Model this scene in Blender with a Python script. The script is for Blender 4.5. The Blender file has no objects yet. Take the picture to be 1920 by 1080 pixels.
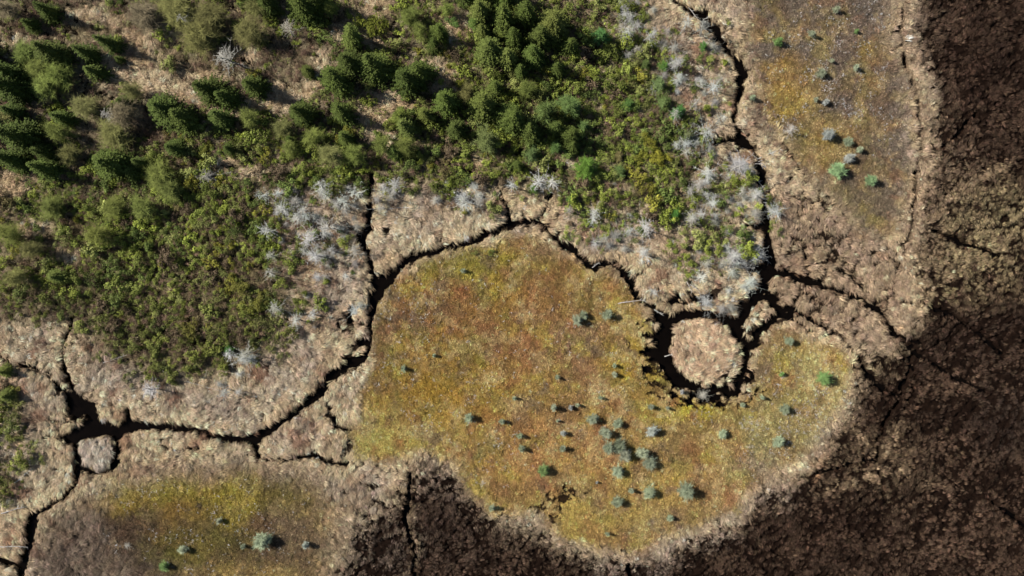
import bpy, math, random
import numpy as np
from mathutils import Vector

R = np.random.RandomState(11)
random.seed(7)
SC = bpy.context.scene
COL = SC.collection

# ------------------------------------------------------------------ camera
MPP = 0.1                     # one map unit = 0.1 m on the ground
LENS = 26.0
CAM_H = 192.0 * LENS / 36.0   # 138.7 m above the marsh, looking straight down
cam_d = bpy.data.cameras.new('camera'); cam_d.lens = LENS; cam_d.sensor_width = 36.0
cam_d.clip_end = 5000.0; cam_d.clip_start = 1.0
cam = bpy.data.objects.new('camera', cam_d); COL.objects.link(cam)
cam.location = (0, 0, CAM_H); cam.rotation_euler = (0, 0, 0)
SC.camera = cam

# ------------------------------------------------------------------ light
SUN_EL = math.radians(37.0)
SH = Vector((0.955, -0.297, 0)).normalized()      # shadows fall towards the right and slightly down
sun_to = Vector((-SH.x * math.cos(SUN_EL), -SH.y * math.cos(SUN_EL), math.sin(SUN_EL)))
world = bpy.data.worlds.new('World'); SC.world = world; world.use_nodes = True
nt = world.node_tree; nt.nodes.clear()
sky = nt.nodes.new('ShaderNodeTexSky'); sky.sky_type = 'NISHITA'; sky.sun_disc = False
sky.sun_elevation = SUN_EL
sky.sun_rotation = math.atan2(sun_to.x, sun_to.y)
bg = nt.nodes.new('ShaderNodeBackground'); bg.inputs['Strength'].default_value = 0.05
wo = nt.nodes.new('ShaderNodeOutputWorld')
nt.links.new(sky.outputs[0], bg.inputs[0]); nt.links.new(bg.outputs[0], wo.inputs[0])
sl = bpy.data.lights.new('sun', 'SUN'); sl.energy = 5.0; sl.angle = math.radians(0.53)
sl.color = (1.0, 0.965, 0.90)
so = bpy.data.objects.new('sun', sl); COL.objects.link(so)
so.rotation_euler = sun_to.to_track_quat('Z', 'Y').to_euler(); so.location = (0, 0, 60)
SC.view_settings.view_transform = 'Standard'; SC.view_settings.look = 'None'
SC.view_settings.exposure = 0.24; SC.view_settings.gamma = 1.0
SC.render.engine = 'CYCLES'
SC.cycles.diffuse_bounces = 1; SC.cycles.max_bounces = 3

# ------------------------------------------------------------------ helpers
def tag(o, label=None, cat=None, group=None, kind=None):
    if label: o['label'] = label
    if cat: o['category'] = cat
    if group: o['group'] = group
    if kind: o['kind'] = kind
    return o

def lin(rgb, k=1.0):
    a = np.array(rgb, dtype=float) / 255.0
    return np.where(a <= 0.04045, a / 12.92, ((a + 0.055) / 1.055) ** 2.4) * k

def W(x, y):                                  # map position -> metres
    return (np.asarray(x) - 960.0) * MPP, (540.0 - np.asarray(y)) * MPP

def Wh(x, y, h):                              # where something seen there stands if seen at height h
    f = (CAM_H - h) / CAM_H
    return (x - 960.0) * MPP * f, (540.0 - y) * MPP * f

_lat = np.random.RandomState(5).rand(8, 256, 256).astype(np.float32)
def vnoise(x, y, ch=0):
    xi = np.floor(x).astype(np.int32); yi = np.floor(y).astype(np.int32)
    fx = (x - xi).astype(np.float32); fy = (y - yi).astype(np.float32)
    fx = fx * fx * (3 - 2 * fx); fy = fy * fy * (3 - 2 * fy)
    L = _lat[ch % 8]
    x0 = xi & 255; x1 = (xi + 1) & 255; y0 = yi & 255; y1 = (yi + 1) & 255
    return (L[y0, x0] * (1 - fx) + L[y0, x1] * fx) * (1 - fy) + (L[y1, x0] * (1 - fx) + L[y1, x1] * fx) * fy

def fbm(x, y, s, octv=4, ch=0, gain=0.55):    # s = wavelength in map units
    t = 0; a = 1.0; n = 0; f = 1.0 / s
    for i in range(octv):
        c, sn = math.cos(0.7 * i + ch), math.sin(0.7 * i + ch)
        t = t + a * vnoise((x * c - y * sn) * f + 31.7 * i + 7 * ch, (x * sn + y * c) * f + 11.3 * i, ch + i)
        n += a; a *= gain; f *= 2.03
    return t / n                               # 0..1, mean .5

def sstep(a, b, x):
    t = np.clip((x - a) / (b - a), 0, 1); return t * t * (3 - 2 * t)

# ------------------------------------------------------------------ maps of the place
X0, X1, Y0, Y1, ST = -120.0, 2040.0, -110.0, 1190.0, 2.0
gx = np.arange(X0, X1 + .1, ST); gy = np.arange(Y0, Y1 + .1, ST)
GX, GY = np.meshgrid(gx, gy)
NY, NX = GX.shape

def blur(a, r):
    r = max(1, int(r))
    for ax in (0, 1):
        for _ in range(2):
            p = np.pad(a, [(r + 1, r) if i == ax else (0, 0) for i in (0, 1)], mode='edge')
            c = np.cumsum(p, axis=ax)
            a = (np.take(c, np.arange(2 * r + 1, c.shape[ax]), axis=ax) - np.take(c, np.arange(0, c.shape[ax] - 2 * r - 1), axis=ax)) / (2 * r + 1)
    return a

wx = (fbm(GX, GY, 60, 4, 1, .6) - .5) * 60; wy = (fbm(GX, GY, 60, 4, 2, .6) - .5) * 60
wfx = (fbm(GX, GY, 14, 3, 3) - .5) * 16; wfy = (fbm(GX, GY, 14, 3, 4) - .5) * 16

def poly(pts, warp=0.5, soft=2):
    x = GX + (wx * warp) + wfx; y = GY + (wy * warp) + wfy
    ins = np.zeros(GX.shape, bool)
    n = len(pts)
    for i in range(n):
        ax, ay = pts[i]; bx, by = pts[(i + 1) % n]
        if ay == by: continue
        c = ((ay > y) != (by > y)) & (x < (bx - ax) * (y - ay) / (by - ay) + ax)
        ins ^= c
    return np.clip(blur(ins.astype(np.float32), soft), 0, 1)

def blob(x, y, rx, ry, warp=0.6, edge=0.5):
    xx = GX + wx * warp + wfx; yy = GY + wy * warp + wfy
    d = np.sqrt(((xx - x) / rx) ** 2 + ((yy - y) / ry) ** 2)
    return 1 - sstep(1 - edge, 1 + edge, d)

def lookup(m, x, y):
    fx = np.clip((x - X0) / ST, 0, NX - 1.001); fy = np.clip((y - Y0) / ST, 0, NY - 1.001)
    ix = fx.astype(int); iy = fy.astype(int); fx = fx - ix; fy = fy - iy
    if m.ndim == 3: fx = fx[:, None]; fy = fy[:, None]
    return (m[iy, ix] * (1 - fx) + m[iy, ix + 1] * fx) * (1 - fy) + (m[iy + 1, ix] * (1 - fx) + m[iy + 1, ix + 1] * fx) * fy

# ---- streams: (x, y, width)
STREAMS = [
 # right-hand stream
 [(1240,-110,12),(1250,-30,10),(1262,0,9),(1280,10,10),(1292,22,13),(1318,31,14),(1336,50,13),(1350,75,14),(1362,96,13),(1382,115,16),(1391,135,17),(1387,160,15),(1378,185,10),(1376,215,9),(1374,232,8),(1377,246,5),(1388,258,11),(1404,274,13),(1414,290,9),(1421,305,16),(1425,325,19),(1428,350,12),(1431,380,11),(1433,405,15),(1436,440,17),(1440,470,19),(1439,500,26),(1428,540,24),(1409,566,24),(1390,592,22),(1374,612,22),(1371,625,14)],
 [(1440,510,14),(1470,513,12),(1500,523,10),(1540,531,8),(1575,545,8),(1610,558,7),(1635,572,6),(1655,590,6),(1662,612,6),(1670,627,5),(1700,635,4),(1730,645,3)],
 [(1635,566,5),(1655,560,4),(1676,555,4)],
 [(1676,555,4),(1678,520,4),(1690,480,4),(1703,440,4),(1710,400,4),(1715,370,4),(1714,330,5),(1722,300,4),(1725,270,5),(1722,235,5),(1720,200,5),(1712,160,4),(1700,125,4),(1690,95,4),(1684,65,5),(1690,35,4),(1693,0,4),(1696,-100,4)],
 [(1440,560,14),(1457,572,10),(1480,577,8),(1510,590,6),(1530,605,6),(1552,620,6),(1572,632,5),(1595,655,4),(1620,690,3),(1650,720,3),(1685,745,2)],
 [(1457,575,9),(1470,590,5),(1495,605,4),(1525,620,3)],
 [(1480,577,4),(1495,555,5),(1500,525,4)],
 [(1436,500,14),(1415,501,11),(1392,497,6)],
 [(1432,425,12),(1412,426,8),(1395,418,5),(1350,412,3)],
 [(1380,257,9),(1357,263,10),(1336,268,8),(1320,266,5)],
 # around the round island
 [(1374,608,20),(1350,598,11),(1325,590,11),(1300,588,13),(1280,588,17),(1258,600,22),(1246,622,24),(1243,650,24),(1250,680,24),(1262,704,22),(1288,722,14),(1318,734,16),(1350,726,11),(1378,736,16),(1388,708,13),(1396,678,12),(1402,650,14),(1385,625,14)],
 [(1240,650,24),(1222,658,20),(1212,664,8)],[(1405,650,10),(1430,615,11),(1460,590,12)],
 # main winding stream, right to left
 [(1255,600,20),(1230,581,14),(1210,566,9),(1194,555,11),(1190,540,11),(1180,520,11),(1165,505,11),(1150,491,8),(1135,492,10),(1115,500,14),(1100,492,12),(1085,475,10),(1065,460,10),(1045,450,9),(1030,440,7),(1020,428,6),(1010,417,6),(1000,412,9),(975,418,9),(955,422,11),(935,430,9),(910,438,10),(890,449,12),(865,458,9),(835,464,8),(805,470,10),(785,476,12),(765,485,11),(750,496,14),(735,510,14),(720,530,20),(708,545,22),(700,570,13),(697,590,8),(694,615,6),(692,640,8),(685,665,11),(670,678,13),(650,685,14),(630,695,14),(612,712,14),(600,735,14),(575,755,12),(550,772,12),(525,790,12),(500,808,12),(480,822,12),(465,828,13),(440,828,12),(415,824,11),(390,818,10),(365,808,10),(340,802,10),(315,800,12),(290,799,14),(265,797,17),(240,798,22),(215,802,24),(190,800,22),(158,806,26),(140,830,14),(146,850,10),(148,870,10),(145,885,10),(140,905,8),(125,925,8),(105,940,8),(85,952,8),(65,962,10),(58,980,13),(55,1005,14),(48,1030,14),(42,1050,14),(35,1080,16),(30,1190,18)],
 [(38,1060,10),(14,1056,9),(-30,1040,8)],[(60,965,8),(48,953,4)],[(468,830,11),(478,845,10),(482,859,8)],[(240,798,12),(236,765,9)],
 [(182,795,20),(165,765,14),(150,748,10),(136,735,8),(130,715,8),(118,690,7),(114,670,6),(120,640,5),(130,615,5),(133,590,3)],
 [(150,750,9),(125,740,8),(108,722,6),(90,700,5),(70,690,5),(45,685,6),(20,680,6),(-20,655,7)],
 [(212,808,16),(223,830,12),(222,852,11),(210,874,11),(190,884,10),(165,884,10),(146,868,11),(142,845,12)],
 # tributaries
 [(708,542,14),(700,520,11),(693,500,9),(688,480,9),(680,460,10),(675,440,11),(690,424,7),(690,400,8),(692,370,7),(695,345,6),(697,320,5)],
 [(675,442,9),(665,432,8),(655,425,8),(643,419,4)],
 [(951,422,8),(948,400,7),(944,380,6),(930,345,4),(920,325,3)],[(1005,412,8),(1018,395,7),(1025,375,5),(1031,362,4)],
 [(1190,520,4),(1205,505,4),(1216,494,3)],
 [(618,758,7),(624,778,8),(632,796,9),(655,806,5)],[(500,862,3),(540,862,5),(565,855,7),(590,855,8),(620,865,8),(652,872,3)],
 [(300,840,2),(360,842,4),(372,838,3)],
 [(766,858,3),(769,890,4),(763,930,5),(760,970,5),(766,1005,5),(778,1040,4),(781,1190,4)],
 [(1750,435,4),(1790,450,5),(1830,465,4),(1875,482,3)],
 [(1655,930,2),(1648,880,3),(1647,840,4),(1645,822,4),(1665,780,4),(1690,740,4),(1702,700,4),(1712,650,3)],
 [(1170,1030,5),(1178,1050,5),(1182,1190,5)],[(1545,480,2),(1600,520,2),(1640,560,3)],[(1545,630,2),(1620,585,2),(1650,560,2)],
 [(1465,265,3),(1475,285,4),(1490,305,4),(1520,345,2)],[(1855,935,3),(1920,985,4),(2040,1060,4)],
 [(1672,640,2),(1720,700,3),(1700,770,3)],[(1690,560,2),(1750,575,4),(1800,600,3),(1880,660,3)],[(1600,690,2),(1660,730,4),(1690,745,2)],[(1500,895,3),(1560,880,3),(1640,860,2)],[(1730,300,2),(1790,260,3),(1830,210,2)],[(1640,560,2),(1660,600,4),(1700,650,4),(1760,690,3),(1850,740,3)],
]
PITS = [(1505,470,5,20),(655,592,7,14),(676,642,8,10),(140,762,20,24),(130,820,16,12),(1326,742,32,12),(1375,735,18,13),(1236,664,20,16),(1272,716,20,10),(1396,690,10,20),(1215,660,12,8),(1292,752,9,6),(1352,762,10,6),(1410,702,8,14),(1214,694,9,7),(1222,628,9,7),(1420,640,9,12),(1262,742,9,7),(1452,560,9,14),(1478,590,12,6),(1240,590,14,7),(630,795,7,7),(1448,600,16,6),(1300,560,24,5),(1265,560,14,7),(1345,265,14,5)]
dist = np.full(GX.shape, 99.0, np.float32)      # distance outside the bank (negative inside), map units
distn = np.full(GX.shape, 400.0, np.float32)
def seg(ax, ay, aw, bx, by, bw):
    m = 60
    i0 = max(0, int((min(ax, bx) - m - X0) / ST)); i1 = min(NX, int((max(ax, bx) + m - X0) / ST) + 2)
    j0 = max(0, int((min(ay, by) - m - Y0) / ST)); j1 = min(NY, int((max(ay, by) + m - Y0) / ST) + 2)
    if i0 >= i1 or j0 >= j1: return
    x = GX[j0:j1, i0:i1] + wfx[j0:j1, i0:i1] * .6; y = GY[j0:j1, i0:i1] + wfy[j0:j1, i0:i1] * .6
    L2 = (bx - ax) ** 2 + (by - ay) ** 2 + 1e-6
    t = np.clip(((x - ax) * (bx - ax) + (y - ay) * (by - ay)) / L2, 0, 1)
    d = np.hypot(x - ax - t * (bx - ax), y - ay - t * (by - ay)) - (aw + t * (bw - aw)) * .5 - min(1.2, max(0, (aw - 6) * .3))
    dist[j0:j1, i0:i1] = np.minimum(dist[j0:j1, i0:i1], d)
for s in STREAMS:
    for a, b in zip(s[:-1], s[1:]): seg(*a, *b)
for (x, y, rx, ry) in PITS:
    d = (np.sqrt(((GX + wfx * .9 + wx*.1 - x) / rx) ** 2 + ((GY + wfy * .9 - y) / ry) ** 2) - 1) * min(rx, ry)
    d = d + (fbm(GX, GY, 9, 3, 5) - .42) * 14
    dist = np.minimum(dist, np.where(d < 20, d, 99)).astype(np.float32)
dist = dist + (fbm(GX, GY, 9, 3, 6, .7) - .5) * 9.0
dist = dist - 1.9
carve = 1 - sstep(-2.0, 1.6, dist)               # 1 in the water
bank = np.clip(1 - np.maximum(dist, 0) / 34, 0, 1)

lob = (fbm(GX, GY, 20, 3, 2) - .5) * 16
isl = 1 - sstep(.94, 1.06, np.hypot((GX + wfx * .6 - 1317) / (57 + lob), (GY + wfy * .6 - 652) / (57 + lob)))
islet = 1 - sstep(.93, 1.07, np.hypot((GX + wfx * .5 - 183) / (31 + lob * .5), (GY + wfy * .5 - 848) / (29 + lob * .5)))
carve = carve * (1 - np.clip(isl * 1.3, 0, 1)) * (1 - np.clip(islet * 1.3, 0, 1))

BOG = poly([(735,525),(800,490),(880,465),(960,440),(1010,440),(1060,470),(1105,505),(1150,510),(1180,540),(1200,575),(1225,610),(1215,650),(1235,700),(1290,745),(1340,755),(1390,745),(1415,700),(1425,650),(1460,605),(1500,622),(1540,642),(1570,648),(1596,682),(1592,730),(1562,780),(1528,830),(1490,862),(1440,888),(1405,925),(1380,960),(1300,985),(1240,1005),(1200,1035),(1120,1020),(1050,1008),(1010,962),(925,965),(870,915),(845,865),(785,842),(720,872),(660,850),(650,810),(680,770),(670,735),(700,690),(704,620),(718,575)], .25, 3)
NEB = poly([(1370,-120),(1400,60),(1415,120),(1430,200),(1470,275),(1510,335),(1560,375),(1600,420),(1645,448),(1690,425),(1708,370),(1705,240),(1692,130),(1675,60),(1650,-120)], .7, 9)
SWB = poly([(180,945),(230,895),(330,878),(450,882),(560,880),(615,925),(628,980),(615,1040),(600,1200),(380,1200),(230,1090),(180,1000)], .9, 13)
BOGALL = np.clip(BOG + NEB + SWB, 0, 1) * (1 - np.clip(isl + islet, 0, 1))
FEN = poly([(1700,-120),(2060,-120),(2060,1210),(600,1210),(640,1040),(655,985),(700,960),(755,900),(775,858),(800,850),(845,880),(880,930),(930,972),(1000,978),(1050,1018),(1150,1040),(1220,1042),(1290,1000),(1390,975),(1430,910),(1500,872),(1540,822),(1575,780),(1600,730),(1602,690),(1640,660),(1700,640),(1725,560),(1700,500),(1712,440),(1740,300),(1738,150),(1712,60)], .5, 8)
FEN = FEN * (1 - BOG)
DFEN = FEN * sstep(.0, 1, np.clip(blur(FEN, 24) * 1.5 - .5, 0, 1))    # darker away from its rim
WOOD = poly([(-130,-120),(1180,-120),(1200,60),(1240,130),(1285,240),(1310,330),(1290,400),(1150,375),(1080,360),(900,350),(740,345),(690,335),(490,360),(500,460),(540,560),(530,640),(430,695),(270,700),(200,650),(120,590),(-130,600)], .6, 6)
SPARSE = poly([(1150,360),(1310,300),(1430,330),(1432,520),(1340,580),(1230,500),(1090,430),(1040,370)], .5, 8)
GRASSY = np.zeros(GX.shape, np.float32)          # tan clearings inside the wood
for b in [(230,125,60,40),(290,150,55,26),(360,180,50,16),(500,200,70,18),(430,205,50,14),(330,50,60,18),(820,135,36,26),(700,15,40,24),(650,60,26,26),(720,185,50,22),(700,230,40,30),(855,60,26,34),
          (20,345,50,26),(470,100,36,12),(590,150,20,22),(510,170,30,20),(60,430,40,20),(120,470,30,20),(180,30,60,18),(255,75,40,26),(440,190,70,16),(560,175,40,16),(385,145,40,12),(690,70,30,16),(740,190,40,14),(250,215,22,14),(460,325,40,10),(420,300,26,10),(600,110,16,20),(840,165,30,12),(30,75,30,12),(1065,300,14,12),(890,305,12,16),(720,250,16,40),(860,240,18,14)]:
    GRASSY = np.maximum(GRASSY, blob(*b, 0.5, 0.35))
GRASSY *= WOOD

# ---- colours of the ground cover (albedo)
c_marsh = lin((204,178,144)); c_bank = lin((226,194,150)); c_grey = lin((182,160,138))
colm = np.empty((NY, NX, 3), np.float32)
n1 = fbm(GX, GY, 70, 4, 1)[..., None]; n2 = fbm(GX, GY, 26, 3, 2)[..., None]; n3 = fbm(GX, GY, 120, 3, 3)[..., None]
n4 = fbm(GX, GY, 18, 4, 4)[..., None]; n5 = fbm(GX, GY, 9, 2, 5)[..., None]; n6 = fbm(GX, GY, 44, 4, 6)[..., None]
def mixc(a, m, c):
    m = m[..., None] if m.ndim == 2 else m
    return a * (1 - m) + c * m
col = np.ones((NY, NX, 3)) * c_marsh
col = mixc(col, sstep(.42, .6, n1), c_grey)
col = mixc(col, sstep(.5, .62, fbm(GX, GY, 22, 4, 0, .7)[..., None]) * .6, lin((160,134,110)))
col = mixc(col, sstep(.55, .66, fbm(GX, GY, 50, 4, 5, .65)[..., None]) * .55, lin((150,120,92)))
col = mixc(col, bank[..., None] * .7 * sstep(.3, .6, n2 + .1), c_bank)
col = mixc(col, sstep(.6, .72, n6) * .45, lin((200,164,124)))
col = mixc(col, sstep(.62, .75, fbm(GX, GY, 30, 4, 7)[..., None]) * .7, lin((136,92,70)))
col = mixc(col, WOOD * .6, lin((134,120,84)))
col = mixc(col, WOOD[..., None] * sstep(.5, .6, n2) * .6, lin((92,76,50)))
col = mixc(col, blob(300,480,260,200) * WOOD * .7, lin((110,96,62)))
col = mixc(col, GRASSY, lin((204,174,138)))
col = mixc(col, GRASSY[..., None] * sstep(.5, .62, n2) * .5, lin((160,126,84)))
col = mixc(col, blob(900,195,160,130,.3) * WOOD * .5 * (1 - GRASSY), lin((92,92,44)))
# wet tan land between the right stream and the fen
MID = poly([(1440,330),(1540,370),(1620,440),(1690,460),(1700,620),(1650,690),(1590,660),(1500,610),(1450,600),(1440,500)], .4, 8)
col = mixc(col, MID * .75, lin((150,122,98)))
# fen
fc = mixc(np.ones((NY, NX, 3)) * lin((142,122,98)), DFEN, lin((100,76,60)))
fc = mixc(fc, DFEN[..., None] * sstep(.46, .62, n1), lin((74,55,43)))
for b, c, k in [((1835,430,110,90),(150,130,94),.95),((1800,510,120,70),(142,120,88),.9),((1760,300,70,120),(128,104,82),.8),((1640,880,100,70),(120,98,74),.8),((1760,560,26,12),(170,150,104),1),((1880,790,50,70),(98,80,68),.7),
                ((1660,620,50,60),(150,130,100),.8),((1740,370,34,160),(112,90,72),.8),((1820,150,50,120),(84,60,48),.7),((1900,100,60,120),(64,46,36),.9),((1850,640,110,60),(70,52,42),.9),((1860,800,70,50),(60,44,36),.9),
                ((1500,980,140,50),(78,56,44),.6),((1180,1060,80,30),(150,128,112),.9),((1320,1010,60,16),(150,128,112),.8),((1440,925,46,30),(160,136,116),.9),((700,1040,80,60),(136,116,100),.7),((660,950,60,50),(140,120,104),.9),
                ((770,1020,16,70),(158,138,112),.9),((850,1000,90,80),(100,80,68),.5),((820,900,46,34),(128,106,92),.9),((1640,690,46,20),(132,112,84),.8),((1740,60,30,80),(90,70,56),.8),((1520,860,16,24),(156,112,84),.8)]:
    fc = mixc(fc, blob(*b, .9, .7)[..., None] * k * sstep(.25, .55, n4 + .05), lin(c))
col = mixc(col, FEN, fc)
# pale rim beside the vertical track
rim = poly([(1690,-120),(1706,60),(1712,120),(1722,190),(1738,260),(1738,320),(1726,420),(1706,500),(1690,580),(1676,700),(1664,620),(1666,540),(1690,460),(1700,400),(1704,300),(1706,200),(1690,120),(1672,40),(1672,-120)], .3, 3)
col = mixc(col, rim * .75, lin((176,146,118)))
# bogs
def bogcol(base, lst):
    c = np.ones((NY, NX, 3)) * lin(base)
    for b, cc, k in lst:
        c = mixc(c, blob(*b, 1.1, .8)[..., None] * k * sstep(.22, .52, n2 * .6 + n5 * .4 + .06), lin(cc))
    return c
mb = bogcol((162,134,76), [((750,630,60,90),(126,98,70),.9),((850,580,70,50),(148,98,60),.65),((900,520,80,40),(154,112,58),.6),((780,640,110,90),(136,98,60),.9),((960,600,120,90),(148,100,60),.9),((1080,690,90,80),(146,104,74),.8),((1000,510,120,50),(156,122,72),.7),((1040,850,80,90),(176,130,86),.6),
   ((800,750,120,70),(158,126,52),.8),((880,495,80,30),(128,112,30),.85),((940,560,60,30),(168,136,24),.85),((700,810,60,60),(176,158,74),1),((860,660,70,60),(146,116,26),.6),((1180,660,50,60),(170,138,36),.7),((1210,700,60,50),(174,140,40),.7),
   ((1280,765,60,24),(178,160,24),.9),((1420,790,90,50),(150,136,74),.8),((1530,730,50,60),(156,142,88),.9),((1340,860,90,70),(168,138,72),.7),((1160,960,110,60),(176,146,68),.8),((1080,900,70,40),(190,156,86),.7),((780,820,90,40),(180,150,80),.6),
   ((980,740,80,40),(164,134,56),.6),((966,520,26,20),(114,90,72),.8),((1075,636,50,30),(124,98,84),.8),((930,640,40,26),(122,98,80),.7),((800,482,70,18),(118,108,64),.9),((1010,455,60,18),(150,124,92),.7),((1230,985,90,45),(118,102,90),1),((1440,840,60,50),(144,130,102),.7),((1330,940,70,24),(140,122,98),.6),((1410,905,36,50),(150,130,112),.9),
   ((1090,925,60,16),(120,96,78),.8),((1510,810,34,30),(148,132,116),.7),((1290,800,50,40),(150,120,66),.6),((858,548,15,12),(160,70,56),.9),((795,748,16,10),(160,92,60),.8),((1150,760,60,24),(150,118,66),.6),((1440,650,40,50),(146,120,74),.8),((1290,905,60,40),(184,140,80),.6),
   ((1380,820,26,22),(196,142,86),.7),((925,900,50,30),(176,136,70),.5),((870,925,20,30),(116,110,34),.8),((1480,625,60,20),(140,122,96),.8),((1030,590,160,70),(144,114,76),.4),((1100,560,60,30),(168,132,54),.5)])
mb = mixc(mb, sstep(.56, .7, n6) * .5, lin((120,96,70))); mb = mixc(mb, sstep(.6, .68, n4) * .4, lin((182,150,92))); mb = mixc(mb, sstep(.60,.7, fbm(GX,GY,34,3,0)[...,None]) * .45, lin((150,104,70)))
mos = [(11, 40, (176,154,62), .57, .5), (12, 30, (120,100,80), .58, .7), (13, 44, (150,100,66), .60, .6), (14, 24, (196,166,114), .57, .65), (15, 34, (132,122,60), .60, .5), (17, 60, (124,92,58), .56, .5)]
def mosaic(c, k_=1.0):
    for ch, s_, cc, th, k in mos:
        c = mixc(c, sstep(th - .02, th + .09, fbm(GX + 300 * ch, GY, s_, 4, ch, .65))[..., None] * k * k_, lin(cc))
    return c
mb = mosaic(mb)
for b, c, k in [((690,820,60,60),(184,166,88),.75),((1530,725,50,70),(178,160,100),.7),((1180,950,120,50),(186,156,78),.6),((930,590,130,80),(156,104,60),.35),((820,740,110,50),(166,122,40),.6),((1440,800,80,50),(150,140,84),.5),((1280,766,60,18),(182,164,40),.7),((890,500,70,30),(140,134,44),.6),((1010,840,120,60),(182,128,72),.5)]:
    mb = mixc(mb, blob(*b, 1.0, .9)[..., None] * k * sstep(.3, .6, n2), lin(c))
mb = mb * 1.08
col = mixc(col, BOG, mb)
nb = bogcol((114,99,88), [((1465,120,34,20),(168,132,64),.9),((1475,165,46,36),(172,138,66),.95),((1466,214,26,15),(168,140,58),1),((1530,150,30,20),(172,136,50),.6),((1510,190,40,30),(172,142,70),.8),((1570,235,80,22),(160,134,72),.6),((1540,285,44,36),(172,140,70),.7),
   ((1600,390,70,40),(110,98,56),.9),((1660,400,50,50),(118,100,82),.9),((1620,300,60,60),(118,100,80),.7),((1600,130,80,60),(116,98,84),.8),((1520,40,70,40),(128,110,90),.8),((1640,90,26,20),(156,126,70),.6),((1625,180,40,30),(112,94,80),.8),((1560,60,60,20),(120,100,86),.6)])
nb = mosaic(nb, .6); col = mixc(col, NEB, nb)
sb = bogcol((92,76,62), [((340,935,150,34),(142,126,48),.9),((420,925,50,30),(152,136,44),.9),((220,920,50,30),(150,134,56),.9),((245,945,50,14),(160,130,52),.9),((345,975,36,22),(170,126,60),.8),((430,950,50,26),(160,138,48),.8),((400,1000,70,40),(116,104,46),.7),((540,930,40,30),(116,104,40),.8),((250,1000,80,40),(84,66,54),.9),
   ((360,890,100,14),(150,124,86),.8),((480,1070,110,24),(176,144,84),.9),((570,1000,60,60),(128,106,80),.8),((320,1030,50,30),(112,104,44),.7),((590,960,30,60),(138,112,80),.7),((100,1040,80,60),(110,90,76),.6)])
sb = mosaic(sb, .35); col = mixc(col, SWB, sb)
dk = poly([(70,980),(170,930),(210,1000),(300,1060),(380,1200),(40,1200)], .5, 10)
col = mixc(col, dk * .85 * (1 - SWB * .4), lin((98,80,68)))
col = mixc(col, isl, lin((206,168,134))); col = mixc(col, islet, lin((196,174,154)))
col = mixc(col, carve * .9, lin((64,38,26)))
col = col * (0.82 + .36 * n5) * (0.9 + .2 * n4)
lum = (col @ np.array([.3, .55, .15]))[..., None]
sat = (.9 + .04 * BOGALL)[..., None]
col = (lum + (col - lum) * sat) * np.array([.98, 1.01, .99])
col = col * (1 - .36 * sstep(.35, .8, DFEN) * (1 - .75 * blob(1830, 440, 130, 170, .8, .6)))[..., None]      # fen cover darker away from the rim
colm[:] = np.clip(col, 0, .75)

# ---- pale trodden trails across the fen
trd = np.full(GX.shape, 99.0)
TRAILS = [[(1690,560),(1667,620),(1648,680),(1605,760),(1560,825),(1510,880),(1450,905)],[(1560,552),(1615,575),(1650,600),(1660,650),(1720,690),(1790,700)],[(1700,600),(1745,545),(1800,500),(1870,470)],[(1722,420),(1760,400),(1830,330),(1900,300)],[(1667,640),(1700,720),(1690,800),(1640,880),(1660,960)],
          [(772,870),(770,930),(766,1000),(782,1090)],[(1400,980),(1500,940),(1600,900),(1700,880)],[(1740,700),(1800,780),(1880,850)],[(1600,700),(1560,760),(1620,830)]]
for tr in TRAILS:
    for (ax, ay), (bx, by) in zip(tr[:-1], tr[1:]):
        x = GX + wx * .3 + wfx; y = GY + wy * .3 + wfy; t_ = np.clip(((x - ax) * (bx - ax) + (y - ay) * (by - ay)) / ((bx - ax) ** 2 + (by - ay) ** 2), 0, 1)
        trd = np.minimum(trd, np.hypot(x - ax - t_ * (bx - ax), y - ay - t_ * (by - ay)))
trail = (1 - sstep(3, 11, trd)) * FEN * (1 - BOGALL) * sstep(.35, .6, fbm(GX, GY, 90, 2, 1) + .06)
colm[:] = mixc(colm, trail * .5, lin((160,136,108)))

# ---- wet black peat showing between the clumps
ga = (GX - GY) * .707; gb = (GX + GY) * .707
def combed(s_, st, ch, g_=.7):      # strands combed in slowly changing directions
    m_ = sstep(.44, .56, fbm(GX, GY, 70, 2, ch)); out = 0
    for th, w_ in ((.5, 1 - m_), (-.75, m_)):
        c_, n_ = math.cos(th), math.sin(th)
        out = out + w_ * fbm(GX * c_ + GY * n_, (-GX * n_ + GY * c_) * st, s_, 3, ch + 1, g_)
    return out
g_iso = combed(16, 2.2, 3); g_st = fbm(ga, gb * 2.6, 13, 3, 5, .85) + .35 * (fbm(GX, GY, 40, 3, 2) - .5)
fenish = np.clip(FEN + MID * .8, 0, 1)
gsum = g_iso * (1 - fenish) + g_st * fenish
flat = np.sort(gsum.ravel()[::37]); gu = np.searchsorted(flat, gsum.ravel()).reshape(gsum.shape) / float(len(flat))
frac = .07 + .10 * bank + .12 * WOOD - .18 * GRASSY + .25 * (fbm(GX, GY, 60, 3, 1) - .5)
frac = np.maximum(frac, MID * .44); 
frac = frac * (1 - FEN) + FEN * (.42 + .17 * DFEN + 1.15 * (fbm(GX, GY, 60, 5, 6, .65) - .5))
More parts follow.
